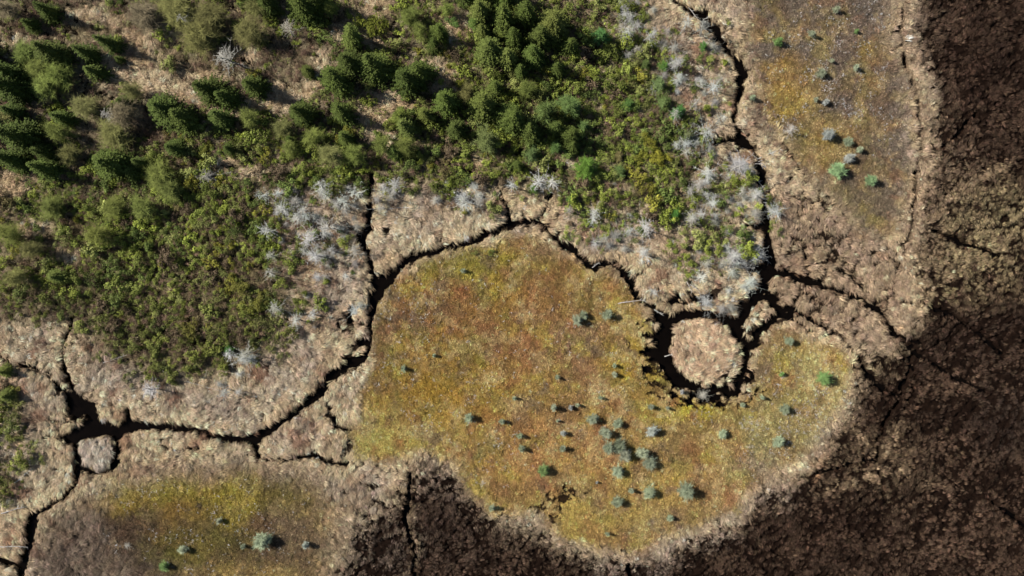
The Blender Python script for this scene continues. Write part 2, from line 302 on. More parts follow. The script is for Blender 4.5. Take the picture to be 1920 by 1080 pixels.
for b, k in [((1405,670,30,50),.75),((1470,570,36,26),.6),((1500,465,30,50),.55),((1545,390,40,60),.5),((1240,720,30,24),.7),((1330,745,50,22),.7),((665,615,26,44),.6),((140,790,50,50),.6),((1580,470,60,40),.5),((1600,600,50,40),.42),
             ((400,940,10,10),.2),((1720,260,12,200),.05),((900,320,140,20),.4),((60,60,90,90),.4),((20,180,50,60),.6),((1290,560,60,30),.5),((1350,300,60,60),.35),((710,950,60,60),.5),((690,1040,30,30),.65),((850,1000,80,60),.55),((1870,800,60,100),.62),((1820,430,110,100),.3),((1600,880,90,40),.4),((1640,920,160,60),.6),((1850,640,110,50),.66),((1770,80,30,110),.5)]:
    frac = frac + (k - frac) * blob(*b, .8, .6)
frac = np.where(rim > .5, .12, frac); frac = frac * (1 - .75 * trail)
frac = frac * (1 - BOGALL * .93)
for b, k in [((1055,935,40,12),.75),((1012,955,26,7),.8),((1046,968,10,18),.6),((720,420,10,14),.7),((735,350,10,6),.7),((285,755,30,8),.6),((25,700,20,8),.6),((650,830,9,24),.7),((1232,664,34,60),.75),((1240,690,40,34),.7),((1335,733,66,24),.72),((1400,690,28,46),.62),((1222,650,22,30),.6)]:
    frac = frac + (k - frac) * blob(*b, .8, .6)
frac = frac * (1 - np.clip(isl + islet, 0, 1))
gap = 1 - sstep(frac - .07, frac + .07, gu)
gap *= sstep(0.02, .1, frac)
gcol = mixc(colm, gap * .95, lin((34,22,16)))
gcol = mixc(gcol, (FEN * .65)[..., None] * np.ones((1,1,1)), lin((38,26,19)))
gcol = np.clip(gcol, 0, .7) * (1 - .25 * (1 - BOGALL))[..., None]

# ---- relief
rough = (combed(14, 2.4, 1) - .5) * 1.0 + (fbm(GX, GY, 7, 2, 1) - .5) * .15 + (fbm(GX, GY, 17, 3, 4) - .5) * .6
hz = rough * (1 - BOGALL * .78) * (1 - DFEN * .1) + (fbm(GX, GY, 160, 3, 6) - .5) * .6
streak = fbm(GX * .8 - GY * .6, (GX * .6 + GY * .8) * 2.6, 16, 3, 2)
hz = hz + (streak - .5) * .5 * np.clip(FEN + MID, 0, 1) + .12 * bank * (1 - BOGALL)
hz = hz + isl * .45 + islet * .3 + .1
hz = hz - gap * (.26 + .06 * (1 - FEN)) + (fbm(GX, GY, 11, 3, 0) - .5) * .3 * BOGALL + (fbm(GX, GY, 34, 3, 3) - .5) * .35 * BOGALL
hz = hz * (1 - carve) + (-1.5) * carve
hz = hz.astype(np.float32)

# ------------------------------------------------------------------ materials
def mat(name, rough=.85, spec=.12):
    m = bpy.data.materials.new(name); m.use_nodes = True
    b = m.node_tree.nodes['Principled BSDF']; b.inputs['Roughness'].default_value = rough
    b.inputs['Specular IOR Level'].default_value = spec
    return m, m.node_tree, b
def N(t, typ, **kw):
    n = t.nodes.new(typ)
    for k, v in kw.items(): setattr(n, k, v)
    return n

def noise_mix(t, colsock, scale, lo, hi, coord='Object', detail=4):
    tc = N(t, 'ShaderNodeTexCoord'); nz = N(t, 'ShaderNodeTexNoise'); nz.inputs['Scale'].default_value = scale; nz.inputs['Detail'].default_value = detail
    t.links.new(tc.outputs[coord], nz.inputs['Vector'])
    mr = N(t, 'ShaderNodeMapRange'); mr.inputs['From Min'].default_value = .35; mr.inputs['From Max'].default_value = .65
    mr.inputs['To Min'].default_value = lo; mr.inputs['To Max'].default_value = hi
    t.links.new(nz.outputs['Fac'], mr.inputs['Value'])
    vm = N(t, 'ShaderNodeVectorMath', operation='SCALE')
    t.links.new(colsock, vm.inputs[0]); t.links.new(mr.outputs[0], vm.inputs['Scale'])
    return vm.outputs[0], nz

def ground_mat():
    m, t, b = mat('ground_cover', .95, .05)
    a = N(t, 'ShaderNodeAttribute', attribute_name='cover')
    c, nz = noise_mix(t, a.outputs['Color'], 5.0, .45, 1.0)
    t.links.new(c, b.inputs['Base Color'])
    bp = N(t, 'ShaderNodeBump'); bp.inputs['Strength'].default_value = .8; bp.inputs['Distance'].default_value = .15
    t.links.new(nz.outputs['Fac'], bp.inputs['Height']); t.links.new(bp.outputs[0], b.inputs['Normal'])
    return m
M_ground = ground_mat()

def tint_mat(name, scale=3.0, lo=.7, hi=1.25, trans=.0):
    m, t, b = mat(name, .8, .1)
    a = N(t, 'ShaderNodeAttribute', attribute_name='tint'); a.attribute_type = 'INSTANCER'
    c, _ = noise_mix(t, a.outputs['Color'], scale, lo, hi, 'Object')
    t.links.new(c, b.inputs['Base Color'])
    return m
M_grass = tint_mat('dry_grass'); M_leafinst = tint_mat('undergrowth_leaves')

def obj_mat(name, scale, lo, hi, rough=.8, spec=.15, trans=False):
    m, t, b = mat(name, rough, spec)
    oi = N(t, 'ShaderNodeObjectInfo')
    c, _ = noise_mix(t, oi.outputs['Color'], scale, lo, hi, 'Object')
    t.links.new(c, b.inputs['Base Color'])
    return m
M_leaf = obj_mat('foliage', 1.7, .6, 1.4); M_bark = obj_mat('bark', 6, .6, 1.2); M_dead = obj_mat('dead_wood', 5, .7, 1.15)

wm, t, b = mat('peat_water', .1, .08)
nz = N(t, 'ShaderNodeTexNoise'); nz.inputs['Scale'].default_value = .6
cr = N(t, 'ShaderNodeValToRGB'); cr.color_ramp.elements[0].color = (.0015, .0012, .001, 1); cr.color_ramp.elements[1].color = (.006, .004, .003, 1)
tc = N(t, 'ShaderNodeTexCoord'); t.links.new(tc.outputs['Object'], nz.inputs['Vector']); t.links.new(nz.outputs[0], cr.inputs[0]); t.links.new(cr.outputs[0], b.inputs['Base Color'])
bp = N(t, 'ShaderNodeBump'); bp.inputs['Strength'].default_value = .05; t.links.new(nz.outputs[0], bp.inputs['Height']); t.links.new(bp.outputs[0], b.inputs['Normal'])

# ------------------------------------------------------------------ ground meshes
PX, PY = W(GX, GY)
VV = np.stack([PX, PY, hz], -1).reshape(-1, 3).astype(np.float32)
CC = np.concatenate([gcol.astype(np.float32), np.ones((NY, NX, 1), np.float32)], -1).reshape(-1, 4).astype(np.float32)
idx = np.arange(NY * NX).reshape(NY, NX)
Q = np.stack([idx[:-1, :-1], idx[1:, :-1], idx[1:, 1:], idx[:-1, 1:]], -1).reshape(-1, 4)
zone = np.zeros((NY, NX), np.int8)
zone[WOOD > .5] = 1; zone[FEN > .5] = 2; zone[BOGALL > .5] = 3; zone[isl > .3] = 4; zone[islet > .3] = 5
zone = zone[:-1, :-1].reshape(-1)
def mesh_np(name, v, q, mats):
    me = bpy.data.meshes.new(name); k = q.shape[1]
    me.vertices.add(len(v)); me.vertices.foreach_set('co', np.ascontiguousarray(v, np.float32).ravel())
    me.loops.add(q.size); me.loops.foreach_set('vertex_index', np.ascontiguousarray(q, np.int32).ravel())
    me.polygons.add(len(q)); me.polygons.foreach_set('loop_start', np.arange(0, q.size, k, dtype=np.int32))
    me.update(calc_edges=True)
    for m in mats: me.materials.append(m)
    return me
for zi, nm in enumerate(['marsh', 'forest_floor', 'fen', 'bog', 'reed_island', 'grass_islet']):
    q = Q[zone == zi]
    u, inv = np.unique(q, return_inverse=True); q = inv.reshape(-1, 4)
    me = mesh_np(nm, VV[u], q, [M_ground])
    at = me.attributes.new('cover', 'FLOAT_COLOR', 'POINT'); at.data.foreach_set('color', CC[u].ravel())
    me.shade_smooth()
    o = bpy.data.objects.new(nm, me); COL.objects.link(o); o['kind'] = 'structure'
def sheet(nm, x0, y0, x1, y1, z, m):
    me = bpy.data.meshes.new(nm); me.from_pydata([(x0, y0, z), (x1, y0, z), (x1, y1, z), (x0, y1, z)], [], [(0, 1, 2, 3)]); me.materials.append(m)
    o = bpy.data.objects.new(nm, me); COL.objects.link(o); o['kind'] = 'structure'; return o
ax0, ay1 = [float(v) for v in W(X0, Y0)]; ax1, ay0 = [float(v) for v in W(X1, Y1)]
sheet('stream_water', ax0, ay0, ax1, ay1, -.75, wm)
fm, t, b = mat('far_marsh', .95, .05)
nz = N(t, 'ShaderNodeTexNoise'); nz.inputs['Scale'].default_value = .03; nz.inputs['Detail'].default_value = 12
cr = N(t, 'ShaderNodeValToRGB'); cr.color_ramp.elements[0].position = .4; cr.color_ramp.elements[0].color = (.05, .032, .02, 1); cr.color_ramp.elements[1].position = .6; cr.color_ramp.elements[1].color = (.3, .22, .14, 1)
tc = N(t, 'ShaderNodeTexCoord'); t.links.new(tc.outputs['Object'], nz.inputs['Vector']); t.links.new(nz.outputs[0], cr.inputs[0]); t.links.new(cr.outputs[0], b.inputs['Base Color'])
sheet('ground', -2000, -2000, 2000, 2000, -1.9, fm)

# ------------------------------------------------------------------ scatter of ground cover
def scatter(name, sources, pts, z, rot, scl, tint, label, cat):
    me = bpy.data.meshes.new(name); n = len(z)
    x, y = W(pts[:, 0], pts[:, 1])
    me.vertices.add(n); me.vertices.foreach_set('co', np.stack([x, y, z], -1).astype(np.float32).ravel())
    for an, ty, dd in (('rot', 'FLOAT_VECTOR', rot), ('scl', 'FLOAT_VECTOR', scl)):
        a = me.attributes.new(an, ty, 'POINT'); a.data.foreach_set('vector', np.asarray(dd, np.float32).ravel())
    a = me.attributes.new('tint', 'FLOAT_COLOR', 'POINT'); a.data.foreach_set('color', np.concatenate([tint, np.ones((n, 1))], 1).astype(np.float32).ravel())
    a = me.attributes.new('pick', 'INT', 'POINT'); a.data.foreach_set('value', R.randint(0, len(sources), n).astype(np.int32))
    o = bpy.data.objects.new(name, me); COL.objects.link(o); tag(o, label, cat, kind='stuff')
    g = bpy.data.node_groups.new(name, 'GeometryNodeTree')
    g.interface.new_socket('Geometry', in_out='INPUT', socket_type='NodeSocketGeometry')
    g.interface.new_socket('Geometry', in_out='OUTPUT', socket_type='NodeSocketGeometry')
    gi = g.nodes.new('NodeGroupInput'); go = g.nodes.new('NodeGroupOutput'); ip = g.nodes.new('GeometryNodeInstanceOnPoints')
    g.links.new(gi.outputs[0], ip.inputs['Points'])
    tin = g.nodes.new('GeometryNodeGeometryToInstance')
    for s in reversed(sources):
        oi = g.nodes.new('GeometryNodeObjectInfo'); oi.inputs['Object'].default_value = s; oi.inputs['As Instance'].default_value = False
        g.links.new(oi.outputs['Geometry'], tin.inputs[0])
    g.links.new(tin.outputs[0], ip.inputs['Instance']); ip.inputs['Pick Instance'].default_value = True
    def na(nm, ty):
        a = g.nodes.new('GeometryNodeInputNamedAttribute'); a.data_type = ty; a.inputs[0].default_value = nm; return a.outputs[0]
    er = g.nodes.new('FunctionNodeEulerToRotation'); g.links.new(na('rot', 'FLOAT_VECTOR'), er.inputs[0])
    g.links.new(er.outputs[0], ip.inputs['Rotation']); g.links.new(na('scl', 'FLOAT_VECTOR'), ip.inputs['Scale']); g.links.new(na('pick', 'INT'), ip.inputs['Instance Index'])
    g.links.new(ip.outputs[0], go.inputs[0])
    o.modifiers.new('scatter', 'NODES').node_group = g
    return o

def source(name, v, f, m):
    me = bpy.data.meshes.new(name); me.from_pydata(v, [], f); me.materials.append(m)
    return bpy.data.objects.new(name, me)

def tuft(seed, n, r0, L, w, h, bias, m, name):
    """arched blades of dead grass bending mostly one way (+x)"""
    r = random.Random(seed); v = []; f = []
    for i in range(n):
        a = r.uniform(0, 2 * math.pi); rr = r0 * math.sqrt(r.random()); bx, by = rr * math.cos(a), rr * math.sin(a)
        d = a + r.gauss(0, .6); dx, dy = math.cos(d) + bias, math.sin(d); q = math.hypot(dx, dy) + 1e-6; dx /= q; dy /= q
        l = L * r.uniform(.6, 1.2); hh = h * r.uniform(.5, 1.3); ww = w * r.uniform(.6, 1.3); s = len(v)
        for k, (tt, zz, wk) in enumerate(((0, 0, .8), (.3, .8, 1), (.65, 1.0, .8), (1, .45, .1))):
            px, py = bx + dx * l * tt, by + dy * l * tt
            tw = r.uniform(-.3, .3) * ww
            v += [(px - dy * ww * wk / 2, py + dx * ww * wk / 2, hh * zz - .05 + tw), (px + dy * ww * wk / 2, py - dx * ww * wk / 2, hh * zz - .05 - tw)]
        for k in range(3): f.append((s + 2 * k, s + 2 * k + 1, s + 2 * k + 3, s + 2 * k + 2))
    return source(name, v, f, m)

def pts_in(density, mask, jitter_mask_pow=1.0):
    """density per square metre where mask is one"""
    area = (X1 - X0) * (Y1 - Y0) * MPP * MPP
    n = int(area * density)
    p = np.stack([R.uniform(X0 + 4, X1 - 4, n), R.uniform(Y0 + 4, Y1 - 4, n)], -1)
    k = lookup(mask, p[:, 0], p[:, 1])
    return p[R.rand(n) < k ** jitter_mask_pow]

def cover(name, srcs, dens, mask, smin, smax, label, cat, flow=0.0, colvar=.25, zoff=0.0, tintf=1.0, force=None, hs=1.0):
    p = pts_in(dens, mask * (1 - np.clip(carve * 1.6, 0, 1)) * (1 - gap * .93)); n = len(p)
    z = lookup(hz, p[:, 0], p[:, 1]) + zoff
    ang = (fbm(p[:, 0], p[:, 1], 60, 2, 3) - .5) * 9 + R.normal(0, 1.0 if flow else 3.0, n)
    if flow: ang = flow + (fbm(p[:, 0], p[:, 1], 70, 2, 3) - .5) * 5 + R.normal(0, .42, n)
    rot = np.stack([R.normal(0, .16, n), R.normal(0, .16, n), ang], -1)
    s = R.uniform(smin, smax, n)[:, None] * np.ones((1, 3)); s[:, 2] *= R.uniform(.7, 1.3, n) * hs
    if force is None:
        c = lookup(colm, p[:, 0] + R.normal(0, 3, n), p[:, 1] + R.normal(0, 3, n)) * tintf
    else: c = np.ones((n, 3)) * np.array(force)
    c = c * np.exp(R.normal(0, colvar, n))[:, None] * (1 + R.normal(0, .03, (n, 3)))
    scatter(name, srcs, p, z, rot, s, np.clip(c, .003, .85), label, cat)
    return n

T_marsh = [tuft(i, 26, .34, .80, .026, .20, 2.4, M_grass, 'sedge_clump') for i in range(5)]
T_fine = [tuft(20 + i, 14, .14, .22, .035, .15, .2, M_grass, 'moss_tuft') for i in range(4)]
T_fen = [tuft(40 + i, 13, .19, .48, .028, .22, 2.6, M_grass, 'fen_tuft') for i in range(5)]
clean = 1 - np.clip(BOGALL + FEN, 0, 1)
clump = sstep(.3, .56, fbm(GX, GY, 10, 3, 2))
cover('marsh_sedge', T_marsh, 12, clean * (.35 + .65 * clump) * (1 - .35 * WOOD * (1 - GRASSY)), .6, 1.35, 'matted tan dead sedge covering the marsh along the winding black stream', 'sedge', flow=-.5, tintf=1.2, colvar=.3)
fclump = sstep(.36, .6, fbm(GX * .8 - GY * .6, (GX * .6 + GY * .8) * 1.5, 14, 3, 5))
cover('fen_grass', T_fen, 18, FEN * (.3 + .7 * fclump), .6, 1.4, 'sparse brown grass tufts over the dark wet fen at right and bottom', 'grass', flow=.85, colvar=.42, tintf=1.3)
cover('bog_moss', T_fine, 16, BOGALL, .6, 1.4, 'low yellow ochre and rust coloured moss covering the bog', 'moss', colvar=.42, tintf=1.3)

# pale curled twigs lying on the bog
def twig(seed):
    r = random.Random(seed); v = []; f = []
    for i in range(3):
        a = r.uniform(0, 6.28); x, y, z = r.uniform(-.15, .15), r.uniform(-.15, .15), .12; s = len(v)
        for k in range(4):
            w = .022 * (1 - k / 5); v += [(x - math.sin(a) * w, y + math.cos(a) * w, z), (x + math.sin(a) * w, y - math.cos(a) * w, z + .01)]
            x += math.cos(a) * .1; y += math.sin(a) * .1; a += r.uniform(-.8, .8); z += r.uniform(-.03, .06)
        for k in range(3): f.append((s + 2 * k, s + 2 * k + 1, s + 2 * k + 3, s + 2 * k + 2))
    return source('pale_twig', v, f, M_grass)
TW = [twig(i) for i in range(6)]
tm = np.zeros(GX.shape)
for b, k in [((1600,90,100,90),.5),((1570,160,100,60),.9),((1560,190,60,24),1),((1500,230,60,30),.5),((1470,780,90,70),.8),((1500,700,60,50),.5),((1340,770,60,30),.5),((830,760,90,50),.4),((760,590,60,60),.35),((950,840,50,40),.5),((920,890,40,30),.5),((730,680,60,60),.3),
             ((250,925,80,16),.8),((440,960,150,40),.35),((400,1000,150,50),.3),((1050,600,300,150),.1),((1630,220,60,60),.3),((183,850,16,14),.8)]:
    tm = np.maximum(tm, blob(*b, 1.2, .9) * k)
tm *= sstep(.45, .6, fbm(GX, GY, 22, 3, 7)) * np.clip(BOGALL + islet, 0, 1)
cover('pale_twigs', TW, 4.5, tm, .6, 1.3, 'pale curled dead twigs scattered over the bog moss', 'twigs', force=(.62, .57, .52), zoff=.06)

# ------------------------------------------------------------------ plant meshes
class TB:
    def __init__(s): s.v = []; s.f = []
    def quad(s, c, u, w):
        n = len(s.v); s.v += [c - u - w, c + u - w, c + u + w, c - u + w]; s.f.append((n, n + 1, n + 2, n + 3))
    def blade(s, a, b, w):
        d = (b - a); p = d.cross(Vector((0, 0, 1)))
        if p.length < 1e-5: p = Vector((1, 0, 0))
        p = p.normalized() * w; n = len(s.v); s.v += [a - p, a + p, b]; s.f.append((n, n + 1, n + 2))
    def tube(s, pts, rad, k=4):
        n0 = len(s.v)
        for i, (p, r) in enumerate(zip(pts, rad)):
            d = (pts[min(i + 1, len(pts) - 1)] - pts[max(i - 1, 0)]).normalized()
            a = d.orthogonal().normalized(); b = d.cross(a)
            for j in range(k):
                t = 2 * math.pi * j / k; s.v.append(p + a * (math.cos(t) * r) + b * (math.sin(t) * r))
        for i in range(len(pts) - 1):
            for j in range(k):
                q = n0 + i * k; s.f.append((q + j, q + (j + 1) % k, q + k + (j + 1) % k, q + k + j))
        s.f.append(tuple(n0 + (len(pts) - 1) * k + j for j in range(k)))
    def mesh(s, name, m):
        me = bpy.data.meshes.new(name); me.from_pydata([tuple(a) for a in s.v], [], s.f); me.materials.append(m); return me

def trunk_mesh(h, r, seed, lean=.1):
    rr = random.Random(seed); t = TB(); n = 6
    pts = [Vector((rr.uniform(-lean, lean) * i / n, rr.uniform(-lean, lean) * i / n, h * i / n - (.3 if i == 0 else 0))) for i in range(n + 1)]
    t.tube(pts, [r * (1 - .9 * i / n) for i in range(n + 1)], 6); return t.mesh('trunk', M_bark)

def spruce_crown(seed, H=8.0, RR=2.3):
    r = random.Random(seed); t = TB(); nw = 20
    for i in range(nw):
        tt = i / (nw - 1); z = .5 + (H - .6) * tt; rad = RR * (1 - tt) ** .8 * r.uniform(.85, 1.1) + .16
        nb = max(5, int(15 * (1 - tt) + 5)); a0 = r.random() * 6.28
        for j in range(nb):
            a = a0 + 6.283 * j / nb + r.gauss(0, .14); L = rad * r.uniform(.72, 1.12)
            d = Vector((math.cos(a), math.sin(a), 0)); s = Vector((-d.y, d.x, 0)); ns = max(3, int(L * 3.4))
            for k in range(1, ns + 1):
                u = k / ns; c = d * (L * u) + Vector((0, 0, z - .32 * L * u + .22 * L * u * u))
                w = (.13 + .26 * L * (1 - u) * .5) * r.uniform(.7, 1.2)
                for sg in (-1, 1):
                    tip = c + s * sg * w + d * w * .7 + Vector((0, 0, r.uniform(-.14, .05)))
                    p = (tip - c); q = Vector((-p.y, p.x, r.uniform(-.12, .12))).normalized() * (.075 + .03 * r.random()) ; n = len(t.v)
                    t.v += [c - d * .05, c + p * .5 + q, tip, c + p * .5 - q]; t.f.append((n, n + 1, n + 2, n + 3))
            e = d * L + Vector((0, 0, z - .1 * L)); t.blade(d * L * .7 + Vector((0, 0, z - .12 * L)), e + d * .18, .07)
    kk = 9; base = len(t.v); lv = 6      # solid inner cone added to block light and blacken the shaded side
    for i in range(lv):
        z = .6 + (H - 1.6) * i / (lv - 1)
        for q in range(kk):
            a = 6.283 * q / kk; rr_ = RR * .62 * (1 - i / (lv - .6)) * r.uniform(.75, 1.2); t.v.append(Vector((math.cos(a) * rr_, math.sin(a) * rr_, z + r.uniform(-.2, .2))))
    for i in range(lv - 1):
        for q in range(kk): t.f.append((base + i * kk + q, base + i * kk + (q + 1) % kk, base + (i + 1) * kk + (q + 1) % kk, base + (i + 1) * kk + q))
    for k in range(5): t.blade(Vector((r.uniform(-.1, .1), r.uniform(-.1, .1), H - .5)), Vector((0, 0, H + .15)), .05)
    return t.mesh('crown', M_leaf)

def fuzzy_crown(seed, H, RR, nb=90, nn=15, lo=.1, nl=.34, wd=.018, up=.6, round_=.5):
    """soft needled crown: limbs carrying brushes of slender needles"""
    r = random.Random(seed); t = TB()
    for i in range(nb):
        tt = lo + (1 - lo) * (i + r.random()) / nb; z = H * tt * .96
        rad = RR * ((1 - tt) ** round_) * r.uniform(.35, 1.2); a = i * 2.4 + r.gauss(0, .4)
        d = Vector((math.cos(a), math.sin(a), up * r.uniform(.5, 1.3))).normalized()
        b0 = Vector((0, 0, z * .9)); e = b0 + d * rad
        t.blade(b0, e, .03)
        for k in range(nn):
            u = r.uniform(.3, 1.05); c = b0 + d * rad * u
            q = Vector((r.gauss(0, 1), r.gauss(0, 1), r.gauss(.35, .7))).normalized() * nl * r.uniform(.5, 1.1) * (.5 + .5 * RR) + d * .12
            t.blade(c, c + q, wd * (.6 + .4 * RR) * r.uniform(.8, 1.3))
    return t.mesh('crown', M_leaf)

def leafy(seed, RR, H, n, ls, m=None, lumps=7, twigs=12, name='foliage'):
    """leaf sized faces spread through several lumps"""
    r = random.Random(seed); t = TB()
    cs = [(Vector((r.gauss(0, .42) * RR, r.gauss(0, .42) * RR, H * r.uniform(.4, .8))), RR * r.uniform(.28, .5)) for _ in range(lumps)]
    for i in range(n):
        c, q = cs[i % lumps]
        d = Vector((r.gauss(0, 1), r.gauss(0, 1), r.gauss(.35, .9))).normalized()
        p = c + d * q * r.uniform(.45, 1.12); p.z = max(.05, p.z * (1 if p.z < H else .9))
        nrm = (d + Vector((r.gauss(0, .5), r.gauss(0, .5), .5 + r.gauss(0, .4)))).normalized()
        u = nrm.orthogonal().normalized(); w = nrm.cross(u); a = r.random() * 6.28; s = ls * r.uniform(.6, 1.3)
        uu = (u * math.cos(a) + w * math.sin(a)) * s; ww = (w * math.cos(a) - u * math.sin(a)) * s * .6
        n0 = len(t.v); t.v += [p - uu, p - ww, p + uu, p + ww]; t.f.append((n0, n0 + 1, n0 + 2, n0 + 3))
    for i in range(twigs):
        c, q = cs[i % lumps]; t.blade(Vector((r.gauss(0, .08), r.gauss(0, .08), 0)), c + Vector((r.gauss(0, q * .6), r.gauss(0, q * .6), q * r.uniform(.2, 1.0))), .025)
    return t.mesh(name, m or M_leaf)

def dead_mesh(seed, H, RR, nb=46, lo=.25, sub=4, w=.026, droop=.25, m=None, nm='branches', bend=.2):
    r = random.Random(seed); t = TB()
    for i in range(nb):
        tt = lo + (1 - lo) * ((i + r.random()) / nb); z = H * tt; a = i * 2.4 + r.gauss(0, .5)
        L = RR * (1.1 - .75 * tt) * r.uniform(.5, 1.25); d = Vector((math.cos(a), math.sin(a), r.uniform(-.1, .5)))
        p = Vector((0, 0, z)); pts = [p.copy()]; ns = 4; dd = d.copy()
        for k in range(ns):
            p = p + dd * (L / ns); dd = dd + Vector((r.gauss(0, bend), r.gauss(0, bend), -droop * .5 + r.gauss(0, .1))); pts.append(p.copy())
        t.tube(pts, [w * (1 - .8 * k / ns) for k in range(ns + 1)], 3)
        for k in range(sub):
            q = pts[r.randint(1, ns)]; e = q + Vector((r.gauss(0, 1) + d.x, r.gauss(0, 1) + d.y, r.gauss(0, .4))).normalized() * L * r.uniform(.2, .5)
            t.blade(q, e, w * .6)
    return t.mesh(nm, m or M_dead)

def new(name, me, parent=None, color=None):
    o = bpy.data.objects.new(name, me); COL.objects.link(o)
    if parent: o.parent = parent
    if color is not None: o.color = (*[float(c) for c in color[:3]], 1)
    return o

# ---- protos as (trunk mesh, crown mesh, name of crown part)
SPR = [(trunk_mesh(7.6, .16, i), spruce_crown(i)) for i in range(6)]
SOFT = [(trunk_mesh(5.2, .12, 50 + i), fuzzy_crown(60 + i, 5.4, 2.0, 130, 22, .12, .36, .02, .5, .55)) for i in range(4)]
BIR = [(trunk_mesh(5.6, .1, 70 + i, .25), fuzzy_crown(80 + i, 6.2, 2.7, 110, 24, .15, .62, .011, .7, .28)) for i in range(4)]
BRD = [(trunk_mesh(4.0, .12, 90 + i, .2), leafy(95 + i, 2.2, 4.6, 1100, .15, None, 12, 30, 'crown')) for i in range(4)]
PIN = [(trunk_mesh(1.5, .045, 30 + i), fuzzy_crown(40 + i, 1.8, .82, 80, 26, .08, .36, .016, .6, .55)) for i in range(5)]
DED = [(trunk_mesh(6.2, .11, 110 + i, .15), dead_mesh(120 + i, 6.0, 1.7, 50, .3, 5, .028)) for i in range(5)]
DSH = [(trunk_mesh(2.0, .06, 130 + i, .15), dead_mesh(140 + i, 2.2, 1.55, 130, .03, 5, .02, .1, bend=.3)) for i in range(4)]

LAND = [((1317,652),'the round tan island'),((183,848),'the small islet'),((708,545),"the stream's Y junction"),((950,420),'the stream arc fork'),
        ((1440,505),'the wide stream junction'),((693,360),'the thin upright rivulet'),((1376,240),'the narrow stream neck'),((470,830),'the lower stream bend'),
        ((130,660),'the thin left rivulet'),((820,130),'the central tan clearing'),((250,130),'the left tan clearing'),((430,110),'the bare grey tree'),
        ((1572,322),'the largest bog pine'),((1018,883),'the bright lone pine'),((1680,555),'the crossing right tracks')]
PENDING = []
ORD = ['nearest', 'second nearest', 'third nearest', 'fourth nearest', 'fifth nearest', 'sixth nearest', 'seventh nearest', 'eighth nearest', 'ninth nearest', 'tenth nearest', 'eleventh nearest', 'twelfth nearest', 'thirteenth nearest', 'fourteenth nearest', 'fifteenth nearest', 'sixteenth nearest', 'seventeenth nearest', 'eighteenth nearest', 'nineteenth nearest', 'twentieth nearest']
def place_words():
    """every label names its look, the closest landmark, the side of it and how near it stands"""
    bins = {}
    for o, look, x, y in PENDING:
        cx, cy = min(max(x, 0), 1920), min(max(y, 0), 1080)
        (lx, ly), nm = min(LAND, key=lambda a: math.hypot(a[0][0] - cx, a[0][1] - cy))
        dx, dy = x - lx, y - ly
        if math.hypot(dx, dy) < 5: o['label'] = look + ' standing out among those around it, ' + ('fine branches spread wide' if 'dead' in look else 'dark shadow beside it'); continue
        a = int(((math.degrees(math.atan2(-dy, dx)) + 22.5) % 360) // 45)
        d = ['to the right of', 'to the upper right of', 'above', 'to the upper left of', 'to the left of', 'to the lower left of', 'below', 'to the lower right of'][a]
        bins.setdefault((look, d, nm), []).append((math.hypot(dx, dy), id(o), o))
    for (look, d, nm), l in bins.items():
        for k, (_, _, o) in enumerate(sorted(l)):
            o['label'] = f'{look} {ORD[min(k, 19)]} {d} {nm}'
def tree(name, proto, x, y, s, sz, color, bark, look, cat, group, hc=.5, crown='crown'):
    """x,y: where the middle of the crown is; s: width scale, sz: height scale"""
    tm_, cm = proto; hgt = max(v.co.z for v in tm_.vertices) * sz
    bx, by = Wh(x, y, hgt * hc)
    ux, uy = bx / MPP + 960, 540 - by / MPP
    z = float(lookup(hz, np.array([ux]), np.array([uy]))[0]); z = max(z, -.5)
    e = bpy.data.objects.new(name, None); COL.objects.link(e); e.location = (bx, by, z - .05); e.empty_display_size = .3
    tl = .14 if name in ('bog_pine', 'dead_tree', 'dead_shrub') else .05
    e.rotation_euler = (R.normal(0, tl), R.normal(0, tl), R.uniform(0, 6.28)); q = R.uniform(.84, 1.16); e.scale = (s * q, s / q, sz)
    tag(e, look, cat, group); PENDING.append((e, look, x, y))
    new('trunk', tm_, e, bark); new(crown, cm, e, color)
    return e
j = lambda c, v=.12: np.clip(np.array(c) * math.exp(R.normal(0, v)) * (1 + R.normal(0, .022, 3)), .004, .8)
BARK = lin((96,80,66)); GREYB = lin((176,172,160))
G_SPR = (.092, .122, .026); G_SPR2 = (.155, .185, .042)
